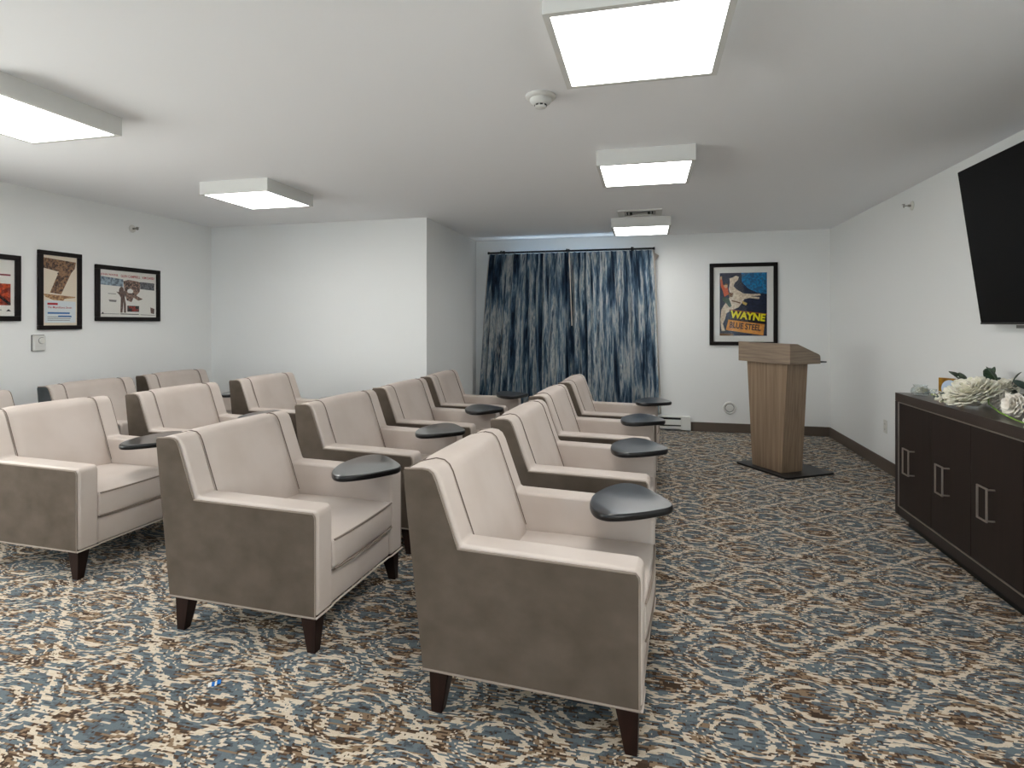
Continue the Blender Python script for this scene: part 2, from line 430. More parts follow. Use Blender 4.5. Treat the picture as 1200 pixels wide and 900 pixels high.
    # tapered legs
    for fx_ in (0, 1):
        for sy in (0, 1):
            tx0, tx1 = (.018, .092) if fx_ == 0 else (.650, .724)
            bx0, bx1 = (.030, .068) if fx_ == 0 else (.682, .720)
            if fx_ == 0: bx0, bx1 = .026, .066
            ty0, ty1 = (.014, .078); by0, by1 = (.014, .050)
            if sy: ty0, ty1, by0, by1 = W - ty1, W - ty0, W - by1, W - by0
            bm = bmesh.new()
            a = [bm.verts.new(loc2(x, y, 0)) for x, y in ((bx0, by0), (bx1, by0), (bx1, by1), (bx0, by1))]
            b = [bm.verts.new(loc2(x, y, .150)) for x, y in ((tx0, ty0), (tx1, ty0), (tx1, ty1), (tx0, ty1))]
            bm.faces.new(a[::-1]); bm.faces.new(b)
            for i in range(4): bm.faces.new((a[i], a[(i + 1) % 4], b[(i + 1) % 4], b[i]))
            done(bm, 'leg', LEGM, root, bevel=.003)
    return root

# outline of the writing tablet (metres, about its own centre; rounded triangle)
TO = [(-.155, -.035), (-.150, .045), (-.112, .155), (-.065, .222), (-.022, .232), (.028, .205), (.090, .122), (.140, .040), (.158, -.012), (.148, -.055), (.105, -.100), (.045, -.150), (-.020, -.190), (-.075, -.205), (-.118, -.175), (-.145, -.110)]
def build_tablet(root, rot, dx=.685, dy=.505):
    tb = empty('tablet_arm', loc2(dx, dy, 0), rot); tb.parent = root
    pts = catmull([Vector((x, y, 0)) for x, y in TO], 4)
    bm = bmesh.new()
    c = [0, 0]
    def ring(s, z): return [bm.verts.new((p.x * s, p.y * s, z)) for p in pts]
    lv = [ring(.955, .614), ring(.985, .617), ring(1., .624), ring(1., .634), ring(.988, .640)]
    n = len(pts)
    for a, b in zip(lv, lv[1:]):
        for i in range(n): bm.faces.new((a[i], a[(i + 1) % n], b[(i + 1) % n], b[i])).material_index = 1
    r5 = ring(.968, .6425)
    for i in range(n): bm.faces.new((lv[-1][i], lv[-1][(i + 1) % n], r5[(i + 1) % n], r5[i])).material_index = 1
    bm.faces.new(lv[0][::-1]).material_index = 1; bm.faces.new(r5)
    done(bm, 'tablet_top', [TABLET, TABEDGE], tb)
    bm = bmesh.new()
    # post rising out of the arm, in the tablet's frame
    px, py = .585 - dx, .70 - dy
    q = Matrix.Rotation(-rot, 3, 'Z') @ Vector((px, py, 0))
    lathe(bm, [(.022, .570), (.022, .592), (.014, .594), (.014, .615)], 16, Matrix.Translation((q.x * .8, q.y * .8, 0)))
    done(bm, 'pivot_post', BLACKM, tb)

base = build_chair()
# corner (rear, near side), heading in degrees, tablet rotation (None = no tablet), label
R1 = 'front row, nearest the television'
chairs = [
 ((-.748, 1.815), -3.8, 0, 'beige armchair closest to the viewer, in the row nearest the television'),
 ((-.722, 2.845), -3.2, 0, 'second armchair from the viewer in the row nearest the television'),
 ((-.712, 3.785), -2.6, -3, 'third armchair from the viewer in the row nearest the television'),
 ((-.655, 4.705), -1.5, -6, 'armchair closest to the blue curtain in the row nearest the television'),
 ((-2.020, 2.050), -2.3, 14, 'large beige armchair in the second row, directly left of the closest armchair'),
 ((-2.035, 3.075), -4.2, 8, 'second armchair from the viewer in the second row, behind the large one with dark tablet'),
 ((-1.985, 3.990), -1.8, 20, 'third armchair from the viewer in the second row, before the alcove corner'),
 ((-1.975, 4.915), 1.2, 28, 'furthest armchair of the second row, beside the alcove wall and curtain'),
 ((-3.590, 2.345), -2.0, 14, 'big cream armchair in the third row cut off by the left edge of the photo'),
 ((-3.510, 3.255), -1.0, 10, 'middle armchair of the third row, behind the tablet of the big cream one'),
 ((-3.480, 4.240), -1.0, 10, 'furthest armchair of the third row, against the blank wall left of the alcove'),
 ((-4.590, 2.450), 0.0, None, 'armchair in the back row mostly off the left edge, only a back corner showing'),
 ((-4.590, 3.465), 0.0, None, 'back row armchair with slate grey side, under the poster of a cowboy film'),
 ((-4.630, 4.385), 0.0, 12, 'furthest armchair of the back row, in the left corner of the room'),
]
trees = [base] + [copy_tree(base) for _ in chairs[1:]]
for i, (root, (cn, ang, tr, lab)) in enumerate(zip(trees, chairs)):
    a = math.radians(ang)
    v = Matrix.Rotation(a, 3, 'Z') @ Vector((CX, CY, 0))
    root.location = (cn[0] + v.x, cn[1] + v.y, 0); root.rotation_euler = (0, 0, a)
    tag(root, lab, 'armchair', 'armchairs set out in rows facing the television')
    if tr is not None:
        ddy = -.035 if i in (1, 2) else 0
        sx = {0: -.028, 1: -.03, 2: -.02, 6: -.022, 8: .035}.get(i, 0)
        if i == 3: build_tablet(root, math.radians(tr), .70, .53)
        elif i in (5, 6, 7): build_tablet(root, math.radians(tr), .70 + sx, .475)
        else: build_tablet(root, math.radians(tr), .685 + sx, .500 + ddy)
    if i == 12:
        for c in root.children:
            if c.name.startswith(('side_panel', 'back_panel')):
                c.data = c.data.copy(); c.data.materials[0] = SLATE
                if c.name.startswith('side_panel'): c['label'] = 'slate grey side panel'

# ------------------------------------------------------------------ ceiling lights
def light(x, y, lab):
    r = empty('ceiling_light', (x, y, H)); s, t = .305, .098
    bm = bmesh.new(); b = .024
    abox(bm, -s, -s + b, -s, s, -t, 0); abox(bm, s - b, s, -s, s, -t, 0)
    abox(bm, -s + b, s - b, -s, -s + b, -t, 0); abox(bm, -s + b, s - b, s - b, s, -t, 0)
    abox(bm, -s + b, s - b, -s + b, s - b, -.02, 0)
    done(bm, 'housing', HOUSING, r, sm=False)
    bm = bmesh.new(); abox(bm, -s + b, s - b, -s + b, s - b, -t + .002, -t + .010)
    done(bm, 'diffuser', LAMP, r, sm=False)
    tag(r, lab, 'ceiling light', 'square ceiling lights')
light(-.029, 2.127, 'square ceiling light nearest the viewer, at the top of the photo')
light(-.011, 3.961, 'square ceiling light in the middle of the right hand line of lights')
light(-.062, 6.366, 'square ceiling light closest to the curtain, just past the vent')
light(-3.110, 4.060, 'square ceiling light over the left rows, closest to the left corner')
light(-3.060, 2.180, 'square ceiling light cut by the left edge of the photo')
for x, y in ((-.03, .25), (-3.06, .25)):  # unseen fixtures added to brighten the room from behind the camera
    light(x, y, 'added unseen square ceiling light behind the viewpoint, ' + ('on the left line' if x < -1 else 'on the right line'))

# ------------------------------------------------------------------ ceiling vent, detector, sprinklers
v = empty('ceiling_vent', (-.068, 5.80, H))
bm = bmesh.new(); s1, s2, u1, u2 = .214, .150, .160, .105
abox(bm, -s1, -s2, -u1, u1, -.012, 0); abox(bm, s2, s1, -u1, u1, -.012, 0); abox(bm, -s2, s2, -u1, -u2, -.012, 0); abox(bm, -s2, s2, u2, u1, -.012, 0)
done(bm, 'frame', HOUSING, v, sm=False)
box('duct_shade_sheet', -s2, s2, -u2, u2, -.002, 0, DARKV, v)  # dark sheet on the solid ceiling, painted as the shade inside the duct
for i in (1, 2, 3, 4, 5, 6):
    bm = bmesh.new()
    if i < 3:
        yy = -.055 + .052 * i; q = [(-.075, yy - .012), (.075, yy - .012), (.075, yy + .012), (-.075, yy + .012)]
        for k, (x, y) in enumerate(q): q[k] = bm.verts.new((x, y, -.003 if k < 2 else -.010))
        bm.faces.new(q)
    else:
        xx = (-.130, -.100, .100, .130)[i - 3]; sg = 1 if xx > 0 else -1
        q = [bm.verts.new(p) for p in ((xx, -.1, -.003), (xx, .1, -.003), (xx + sg * .014, .1, -.018), (xx + sg * .014, -.1, -.018))]
        bm.faces.new(q)
    bmesh.ops.solidify(bm, geom=bm.faces[:], thickness=.0025)
    done(bm, 'louvre', HOUSING, v, sm=False)
tag(v, 'white square air vent in the ceiling just before the last light', 'vent')

sd = empty('smoke_detector', (-.503, 2.715, H))
bm = bmesh.new(); lathe(bm, [(.074, 0), (.074, -.008), (.068, -.014), (.058, -.016)], 40); done(bm, 'mounting_ring', HOUSING, sd)
bm = bmesh.new(); lathe(bm, [(.054, -.014), (.052, -.026), (.046, -.036), (.034, -.044)], 40); done(bm, 'cover', HOUSING, sd)
bm = bmesh.new(); lathe(bm, [(.029, -.044), (.029, -.052), (.025, -.058), (.012, -.062)], 32); done(bm, 'sensor_cap', HOUSING, sd)
for k in range(8):
    a = 2 * PI * k / 8
    bm = bmesh.new(); abox(bm, .026, .0305, -.0065, .0065, -.051, -.045)
    o = done(bm, 'sensor_slot', DARKV, sd, sm=False); o.rotation_euler = (0, 0, a + .3)
tag(sd, 'round white smoke detector on the ceiling beside the nearest light', 'smoke detector')

def sprinkler(x, y, z, sgn, lab):
    r = empty('sprinkler_head', (x, y, z), 0 if sgn > 0 else PI)   # points along local +x
    T = Matrix.Rotation(PI / 2, 4, 'Y')
    bm = bmesh.new(); lathe(bm, [(.038, 0), (.036, .006), (.026, .010), (.012, .012)], 28, T); done(bm, 'escutcheon', WHITEM, r)
    bm = bmesh.new(); lathe(bm, [(.010, .010), (.010, .030), (.006, .032)], 16, T)
    tube(bm, [(.03, -.009, 0), (.045, -.012, 0), (.058, 0, 0)], .0025, 6); tube(bm, [(.03, .009, 0), (.045, .012, 0), (.058, 0, 0)], .0025, 6)
    done(bm, 'nozzle', CHROME, r)
    bm = bmesh.new(); lathe(bm, [(.016, .058), (.016, .061)], 20, T); abox(bm, .056, .072, -.012, .012, .010, .013)
    done(bm, 'deflector', CHROME, r)
    tag(r, lab, 'sprinkler', 'wall sprinkler heads')
sprinkler(XR, 5.222, 2.287, -1, 'small sidewall sprinkler head high on the right wall before the television')
sprinkler(XL, 4.530, 2.257, 1, 'small sidewall sprinkler head high on the left wall above the posters')

# ------------------------------------------------------------------ wall plates
def plate(name, loc, rz, lab, cat, kind):
    r = empty(name, loc, rz)       # local -y faces room
    if kind == 'outlet':
        box('cover_plate', -.036, .036, -.006, 0, -.058, .058, WHITEM, r, bevel=.002)
        for zz in (-.024, .024):
            bm = bmesh.new(); abox(bm, -.017, .017, -.009, -.006, zz - .015, zz + .015)
            o = done(bm, 'socket', WHITEM, r, bevel=.002)
            box('slot', -.009, -.006, -.0095, -.009, zz - .006, zz + .006, DARKV, o); box('slot', .006, .009, -.0095, -.009, zz - .006, zz + .006, DARKV, o)
    if kind == 'thermostat':
        box('housing', -.045, .045, -.030, 0, -.062, .062, HOUSING, r, bevel=.005)
        box('backplate', -.052, .052, -.006, 0, -.066, .068, GREYP, r, bevel=.002)
        bm = bmesh.new(); lathe(bm, [(.024, .030), (.024, .040), (.020, .043)], 28, Matrix.Translation((.012, 0, .020)) @ Matrix.Rotation(PI / 2, 4, 'X'))
        done(bm, 'dial', WHITEM, r)
        bm = bmesh.new(); lathe(bm, [(.0275, .0298), (.0275, .0315)], 28, Matrix.Translation((.012, 0, .020)) @ Matrix.Rotation(PI / 2, 4, 'X'))
        done(bm, 'dial_ring', GREYP, r)
    tag(r, lab, cat)
plate('power_outlet', (XR, 5.745, .401), -PI / 2, 'white double power outlet low on the right wall beside the credenza', 'outlet', 'outlet')
plate('thermostat', (XL, 3.644, 1.169), PI / 2, 'small light grey thermostat with a dial under the tall narrow poster', 'thermostat', 'thermostat')
rv = empty('round_wall_cap', (.98, YB, .300)); T = Matrix.Rotation(PI / 2, 4, 'X')
bm = bmesh.new(); lathe(bm, [(.076, 0), (.076, .014), (.070, .022), (.058, .022), (.053, .012), (.040, .012)], 40, T); done(bm, 'outer_ring', WHITEP, rv)
bm = bmesh.new(); lathe(bm, [(.052, .011), (.052, .013)], 40, T); done(bm, 'groove_shade', GREYP, rv)  # grey disc puts the small shadow inside the ring into colour
bm = bmesh.new(); lathe(bm, [(.046, .010), (.046, .020), (.040, .026), (.020, .028)], 36, T); done(bm, 'centre_disc', WHITEP, rv)
tag(rv, 'round white vent cap low on the back wall between heater and podium', 'vent cap')

# baseboard heater
hr = empty('baseboard_heater', (-.80, YB, 0)); L = 1.314
bm = bmesh.new()
abox(bm, -1.3, L, -.012, 0, .02, .178); abox(bm, -1.3, L, -.066, -.012, .166, .178); abox(bm, -1.3, L, -.066, -.060, .075, .140); abox(bm, -1.3, L, -.066, -.012, .02, .030); abox(bm, -1.3, L, -.066, -.060, .02, .055)
done(bm, 'casing', WHITEP, hr, bevel=.002, sm=False)
box('heating_element', -1.25, L - .1, -.05, -.014, .06, .16, DARKV, hr)
box('end_cap', L - .105, L + .002, -.070, 0, .018, .180, WHITEP, hr, bevel=.003)
box('end_cap', -1.302, -1.2, -.070, 0, .018, .180, WHITEP, hr, bevel=.003)
tag(hr, 'long white baseboard heater on the back wall under the curtain', 'heater')

# ------------------------------------------------------------------ curtain and rod
YC = 7.20
def zrod(x): return 2.252
rod = empty('curtain_rod', (-.975, YC, 2.255))
bm = bmesh.new(); tube(bm, [(-1.05, 0, 0), (1.055, 0, 0)], .0125, 14); done(bm, 'pole', RODM, rod)
for x in (-1.055, 1.060):
    bm = bmesh.new(); lathe(bm, [(.015, -.012), (.018, -.008), (.018, .008), (.015, .012)], 18, Matrix.Translation((x, 0, 0)) @ Matrix.Rotation(PI / 2, 4, 'Y')); done(bm, 'finial', RODM, rod)
for x in (-.885, -.02, .795):
    bm = bmesh.new()
    lathe(bm, [(.022, -.008), (.022, .008)], 20, Matrix.Translation((x, 0, .006)) @ Matrix.Rotation(PI / 2, 4, 'Y'))
    abox(bm, x - .007, x + .007, 0, YB - YC, .0, .012); abox(bm, x - .018, x + .018, YB - YC - .006, YB - YC, -.03, .04)
    done(bm, 'bracket', RODM, rod)
tag(rod, 'thin black curtain rod fixed above the window', 'curtain rod')

def curtain(name, t0, t1, b0, b1, folds, lab, edge, seed):
    rnd = random.Random(seed); r = empty(name, ((b0 + b1) / 2, YC, 0)); ox = r.location.x
    NX, NZ = folds * 10, 26; zt, zb = 2.236, .205
    ph = [rnd.uniform(-.5, .5) for _ in range(folds + 1)]; am = [rnd.uniform(.75, 1.2) for _ in range(folds + 1)]
    bm = bmesh.new(); uvl = bm.loops.layers.uv.new('UVMap'); V = []; UV = {}
    for j in range(NZ + 1):
        t = j / NZ; z = zt + (zb - zt) * t; row = []
        e = t ** .8
        x0 = t0 + (b0 - t0) * e; x1 = t1 + (b1 - t1) * e
        for i in range(NX + 1):
            s = i / NX; k = s * folds; ki = min(folds - 1, int(k)); fr = k - ki
            a = am[ki] * (1 - fr) + am[ki + 1] * fr; p = ph[ki] * (1 - fr) + ph[ki + 1] * fr
            amp = (.040 + .014 * t) * a
            th = 2 * PI * k + p * (.3 + t)
            xx = x0 + (x1 - x0) * s + .010 * math.sin(2 * th) * (1 - .3 * t)
            yy = -amp * (math.sin(th) - .35 * math.cos(2 * th)) - .004 * math.sin(3.1 * th + 2 * t)
            v = bm.verts.new((xx - ox, yy, z)); row.append(v); UV[v] = (s * (b1 - b0) * 1.7 + seed, z)
        V.append(row)
    for j in range(NZ):
        for i in range(NX):
            f = bm.faces.new((V[j][i], V[j][i + 1], V[j + 1][i + 1], V[j + 1][i]))
            for lp in f.loops: lp[uvl].uv = UV[lp.vert]
    me = bpy.data.meshes.new('drape'); bm.to_mesh(me); bm.free()
    d = link('drape', me, CURT, r); smooth(me, 80)
    md = d.modifiers.new('thick', 'SOLIDIFY'); md.thickness = .002
    # lining turned back to the wall at the outer edge
    bm = bmesh.new(); rows = []
    for j in range(15):
        t = j / 14; z = zt + (zb - zt) * t; e = t ** .8
        xe = (t0 + (b0 - t0) * e) if edge < 0 else (t1 + (b1 - t1) * e)
        rows.append([bm.verts.new((xe - ox + edge * (.004 + .014 * math.sin(u * 5 + t * 2)) * (1 if u else 0) + edge * .012 * u, .01 + .10 * u, z)) for u in (0, .33, .66, 1)])
    for a, b in zip(rows, rows[1:]):
        for i in range(3): bm.faces.new((a[i], a[i + 1], b[i + 1], b[i]))
    me = bpy.data.meshes.new('lining'); bm.to_mesh(me); bm.free()
    l = link('lining', me, LINING, r); md = l.modifiers.new('thick', 'SOLIDIFY'); md.thickness = .002
    tag(r, lab, 'curtain', 'pair of blue patterned curtains')
    return r
cl = curtain('curtain', -2.015, -.962, -2.175, -.935, 13, 'left half of the blue streaked curtains, darker and next to the alcove wall', -1, 1)
cr_ = curtain('curtain', -.985, .068, -.975, .150, 14, 'right half of the blue streaked curtains, with a pale pull wand at its inner edge', 1, 2)
bm = bmesh.new(); tube(bm, [(0, 0, 0), (.035, -.01, -.93)], .006, 8)
wnd = done(bm, 'pull_wand', WAND, cr_); wnd.location = (-.955 - cr_.location.x, -.065, 2.23)
bm = bmesh.new()
q = [bm.verts.new(p) for p in ((0, .01, 2.215), (.075, .08, 2.175), (.0, .02, 2.06))]; bm.faces.new(q); bmesh.ops.solidify(bm, geom=bm.faces[:], thickness=.002)
rt = done(bm, 'folded_corner', LINING, cr_, sm=False); rt.location = (.072 - cr_.location.x, 0, 0)

# ------------------------------------------------------------------ lettering and posters
def lettering(name, text, x, z, w, h, y, m, parent, rot=0., shear=0., italic=False, bold=.0):
    cu = bpy.data.curves.new(name, 'FONT'); cu.body = text; cu.offset = bold
    if shear: cu.shear = shear
    o = bpy.data.objects.new(name, cu); col.objects.link(o)
    bpy.context.view_layer.update()
    me = bpy.data.meshes.new_from_object(o.evaluated_get(bpy.context.evaluated_depsgraph_get()))
    bpy.data.objects.remove(o); bpy.data.curves.remove(cu)
    xs = [v.co.x for v in me.vertices]; ys = [v.co.y for v in me.vertices]
    ax, bx, ay, by = min(xs), max(xs), min(ys), max(ys)
    c, s = math.cos(rot), math.sin(rot)
    for v in me.vertices:
        px = (v.co.x - ax) / (bx - ax) * w; pz = (v.co.y - ay) / (by - ay) * h
        v.co = (x + px * c - pz * s, y, z + px * s + pz * c)
    me.name = name; me.materials.clear()
    return link(name, me, m, parent, sm=False)

MC = {}
def flat(rgb, noise2=None, sc=60, key=None):
    k = (rgb, noise2)
    if k not in MC:
        MC[k] = mat('print_ink', S(*rgb), .6, spec=.2, noise=(S(*noise2), (sc, sc, sc), 4, .42, .58) if noise2 else None)
    return MC[k]

def poster(name, loc, rz, w, h, fw, mw, lab, layers, letters, grp=None, border=None, matcol=(226, 226, 222)):
    r = empty(name, loc, rz)
    bm = bmesh.new(); d = .028
    abox(bm, -w / 2, w / 2, -d, 0, h / 2 - fw, h / 2); abox(bm, -w / 2, w / 2, -d, 0, -h / 2, -h / 2 + fw)
    abox(bm, -w / 2, -w / 2 + fw, -d, 0, -h / 2 + fw, h / 2 - fw); abox(bm, w / 2 - fw, w / 2, -d, 0, -h / 2 + fw, h / 2 - fw)
    done(bm, 'frame', FRAMEM, r, bevel=.003, sm=False)
    if mw:
        box('mat_board', -w / 2 + fw, w / 2 - fw, -.010, -.002, -h / 2 + fw, h / 2 - fw, flat(matcol), r, sm=False)
    pw, phh = w - 2 * fw - 2 * mw, h - 2 * fw - 2 * mw
    # print: layered flat ink shapes, one mesh
    me_m = []; bm = bmesh.new(); y = -.0105
    for k, (mt, pts) in enumerate(layers):
        if mt not in me_m: me_m.append(mt)
        f = bm.faces.new([bm.verts.new(((px - .5) * pw, y - .00025 * k, (pz - .5) * phh)) for px, pz in pts])
        f.material_index = me_m.index(mt)
    yl = y - .00025 * (len(layers) + 1)
    bmesh.ops.recalc_face_normals(bm, faces=bm.faces[:])
    for f in bm.faces:
        f.normal_update()
        if f.normal.y > 0: f.normal_flip()
    me = bpy.data.meshes.new('print'); bm.to_mesh(me); bm.free()
    pr = link('print', me, me_m, r, sm=False)
    for (txt, x, z, tw, thh, m_, rot, bold, sh) in letters:
        lettering('lettering', txt, (x - .5) * pw, (z - .5) * phh, tw * pw, thh * phh, yl, m_, pr, rot, sh, bold=bold)
    box('picture_glass', -w / 2 + fw, w / 2 - fw, -.0215, -.0200, -h / 2 + fw, h / 2 - fw, GLAZE, r, sm=False)
    tag(r, lab, 'framed poster', grp)
    return r
FULL = [(0, 0), (1, 0), (1, 1), (0, 1)]
def R_(x0, z0, x1, z1): return [(x0, z0), (x1, z0), (x1, z1), (x0, z1)]
def px(x0, y0, x1, y1, pts): return [((x - x0) / (x1 - x0), (y1 - y) / (y1 - y0)) for x, y in pts]
def blob(cx, cz, rx, rz_, n=14, seed=1, j=.25):
    q = random.Random(seed); return [(cx + rx * math.cos(2 * PI * i / n) * (1 + q.uniform(-j, j)), cz + rz_ * math.sin(2 * PI * i / n) * (1 + q.uniform(-j, j))) for i in range(n)]

# right: rider poster on the back wall
A = lambda pts: px(187, 158, 575, 710, pts)
navy = flat((30, 38, 62), (24, 30, 50), 30); blue = flat((30, 130, 185), (40, 90, 130), 45); creamh = flat((226, 212, 190), (200, 180, 155), 50)
orange = flat((205, 90, 45)); green = flat((52, 72, 50)); brown = flat((110, 74, 40)); skin = flat((206, 160, 120)); ink = flat((28, 24, 26)); yel = flat((235, 225, 40)); ochre = flat((222, 152, 60), (205, 130, 48), 30)
layers = [(navy, FULL), (blue, A([(365, 158), (575, 158), (575, 345), (500, 335), (420, 295), (372, 240)])),
 (creamh, A([(300, 480), (245, 510), (232, 560), (213, 605), (232, 668), (202, 670), (192, 575), (200, 480), (238, 415), (278, 360), (262, 300), (272, 240), (268, 205), (292, 200), (320, 183), (345, 192), (340, 220), (312, 246), (302, 275), (330, 305), (385, 340), (455, 345), (520, 344), (526, 358), (440, 366), (515, 372), (512, 390), (430, 380), (392, 388), (372, 420), (345, 460)])),
 (brown, A([(258, 328), (300, 336), (292, 372), (262, 366)])), (brown, A([(285, 395), (360, 418), (358, 428), (285, 407)])),
 (flat((190, 160, 80)), A([(372, 405), (415, 425), (405, 445), (375, 430)])),
 (green, A([(212, 368), (262, 378), (286, 448), (268, 462), (238, 420), (210, 405)])),
 (orange, A([(196, 275), (215, 262), (252, 285), (262, 345), (225, 368), (214, 320)])),
 (orange, A([(190, 215), (206, 212), (216, 272), (198, 286)])), (skin, A(blob(238, 272, 15, 20, 10, 3, .1))), (skin, A([(190, 190), (204, 186), (206, 214), (191, 215)])),
 (flat((100, 66, 40)), A([(222, 262), (240, 246), (262, 262)])),
 (ink, A([(270, 480), (575, 520), (575, 528), (556, 612), (258, 568)])), (flat((150, 80, 40)), A([(268, 478), (575, 517), (575, 526), (268, 487)])),
 (ochre, A([(258, 568), (556, 610), (545, 706), (238, 660)])), (flat((120, 84, 50)), A([(187, 690), (300, 690), (300, 710), (187, 710)]))]
rr = -math.atan2(42, 298)
letters = [('WAYNE', .215, .285, .745, .120, yel, -.115, .045, 0), ('BLUE STEEL', .205, .128, .665, .098, ink, -.115, .028, 0), ('JOHN', .50, .342, .14, .022, yel, -.115, .01, 0)]
poster('framed_poster', (1.135, YB, 1.560), 0, .772, 1.000, .046, .0, '', [], []) if False else None
def big_poster():
    w, h, fw = .772, 1.000, .046
    return poster('framed_poster', (1.135, YB, 1.562), 0, w, h, fw, .072, 'black framed western film poster with white mat behind the podium, reading WAYNE', layers, letters)
bp_ = big_poster()

# left wall posters
cream = flat((226, 214, 194)); sep = flat((150, 112, 78), (70, 46, 34), 55); red = flat((176, 34, 44)); bl = flat((48, 110, 170)); gry = flat((120, 118, 116)); white = flat((228, 226, 220)); sand = flat((190, 150, 105), (130, 90, 60), 60)
B = lambda pts: px(322, 115, 572, 660, pts)
lay2 = [(cream, FULL), (sep, B([(322, 135), (565, 152), (556, 205), (530, 240), (455, 415), (375, 405), (438, 238), (322, 215)])),
 (sand, B([(325, 415), (560, 430), (555, 440), (480, 450), (470, 465), (400, 462), (345, 440)])), (sep, B([(425, 250), (440, 238), (470, 236), (445, 290)])),
 (flat((214, 222, 226)), B([(335, 465), (562, 470), (562, 640), (335, 640)])), (red, B([(356, 484), (430, 484), (430, 500), (356, 500)]))]
lt2 = [('The Magnificent Seven', .14, .235, .70, .040, red, 0, .012, .25), ('UNITED', .14, .165, .30, .028, bl, 0, .01, 0), ('ARTISTS', .50, .165, .27, .028, bl, 0, .01, 0)]
for k in range(3): lay2.append((gry, R_(.14, .118 - .024 * k, .84 - .03 * k, .126 - .024 * k)))
lay2.append((bl, R_(.44, .122, .83, .142)))
lt2 = [lt2[0]]
lay2.append((bl, R_(.14, .165, .78, .190)))
poster('framed_poster', (XL, 3.8205, 1.610), PI / 2, .365, .663, .036, 0, 'tall narrow film poster with a big brown numeral 7, over the thermostat', lay2, lt2, 'posters on the left wall')
sky = flat((150, 168, 182), (90, 104, 116), 50); fig = flat((150, 120, 104), (60, 44, 40), 60); dk = flat((70, 56, 52), (110, 84, 74), 70)
C = lambda pts: px(155, 215, 735, 745, pts)
lay3 = [(white, FULL), (sky, C([(160, 290), (385, 310), (385, 395), (160, 385)])), (flat((110, 112, 118), (70, 70, 76), 60), C([(560, 325), (715, 330), (715, 418), (560, 410)])),
 (fig, C([(385, 330), (440, 310), (520, 320), (560, 330), (556, 440), (520, 490), (590, 530), (540, 550), (490, 515), (470, 570), (420, 550), (400, 470)])),
 (white, C(blob(455, 440, 30, 26, 12, 5, .2))), (dk, C([(480, 385), (520, 395), (515, 425), (478, 415)])),
 (dk, C([(315, 455), (340, 460), (345, 420), (362, 395), (385, 402), (392, 440), (410, 475), (400, 520), (412, 600), (412, 695), (392, 695), (388, 560), (376, 695), (356, 695), (360, 520), (345, 490)])),
 (ink, C([(425, 612), (548, 612), (548, 682), (425, 682)])), (dk, C([(670, 625), (715, 640), (712, 705), (675, 695)])),
 (gry, C([(235, 478), (312, 480), (312, 487), (235, 485)])), (gry, C([(240, 550), (318, 552), (312, 575), (250, 572)])), (ink, C([(355, 705), (545, 708), (545, 716), (355, 714)])), (gry, C([(200, 706), (345, 708), (345, 713), (200, 711)])), (gry, C([(560, 712), (720, 718), (720, 724), (560, 718)])),
 (ink, C([(168, 712), (185, 690), (200, 712)]))]
lt3 = [('JOHN WAYNE', .015, .865, .285, .055, red, 0, .014, 0), ('GLEN CAMPBELL', .350, .865, .345, .055, red, 0, .014, 0), ('KIM DARBY', .735, .865, .235, .055, red, 0, .014, 0),
 ('TRUE', .485, .190, .12, .045, flat((200, 60, 50)), 0, .015, 0), ('GRIT', .545, .130, .12, .045, flat((200, 60, 50)), 0, .015, 0)]
poster('framed_poster', (XL, 4.4855, 1.612), PI / 2, .697, .520, .040, 0, 'wide white film poster with red names across its top, nearest the room corner', lay3, lt3, 'posters on the left wall')
rust = flat((200, 80, 40), (120, 40, 25), 40)
lay1 = [(white, FULL), (flat((120, 30, 40)), R_(.40, .715, .955, .745)), (rust, R_(.45, .19, .955, .575)), (ink, [(.60, .575), (.64, .575), (.955, .235), (.955, .20), (.93, .20)]), (gry, R_(.2, .10, .85, .115)), (ink, [(.90, .085), (.93, .125), (.96, .085)])]
poster('framed_poster', (XL, 3.1525, 1.610), PI / 2, .697, .522, .040, 0, 'white film poster with an orange red picture, cut by the left edge of the photo', lay1, [], 'posters on the left wall')

# ------------------------------------------------------------------ podium
pa = -.998
pod = empty('podium', (1.151, 5.583, 0), pa)
def rpoly(w, d, y0, r=.03):
    pts = []
    for cx, cy, a0 in ((w / 2 - r, y0 + d / 2 - r, 0), (-w / 2 + r, y0 + d / 2 - r, 90), (-w / 2 + r, y0 - d / 2 + r, 180), (w / 2 - r, y0 - d / 2 + r, 270)):
        for k in range(5): a = math.radians(a0 + k * 22.5); pts.append((cx + r * math.cos(a), cy + r * math.sin(a)))
    return pts
bm = bmesh.new(); prism_z(bm, rpoly(.624, .544, .078), 0, .018); done(bm, 'base_plate', BLACK, pod, bevel=.003)
bm = bmesh.new()
a = [bm.verts.new(p) for p in ((-.174, -.119, .018), (.174, -.119, .018), (.174, .119, .018), (-.174, .119, .018))]
b = [bm.verts.new(p) for p in ((-.240, -.1195, .975), (.240, -.1195, .975), (.240, .112, .975), (-.240, .112, .975))]
bm.faces.new(a[::-1]); bm.faces.new(b)
for i in range(4): bm.faces.new((a[i], a[(i + 1) % 4], b[(i + 1) % 4], b[i]))
done(bm, 'column', WOODV, pod, bevel=.002, sm=False)
bm = bmesh.new()     # head, high towards the seats, sloping to the speaker's side; profile in (y,z)
pf = [(-.159, .979), (-.159, 1.154), (-.075, 1.154), (.165, 1.062), (.178, 1.052), (.183, 1.038), (.183, .979)]
A1 = [bm.verts.new((-.309, y, z)) for y, z in pf]; B1 = [bm.verts.new((.309, y, z)) for y, z in pf]
bm.faces.new(A1); bm.faces.new(B1[::-1]); n = len(pf)
for i in range(n): bm.faces.new((A1[i], B1[i], B1[(i + 1) % n], A1[(i + 1) % n]))
done(bm, 'reading_top', WOODH, pod, bevel=.002, sm=False)
bm = bmesh.new()
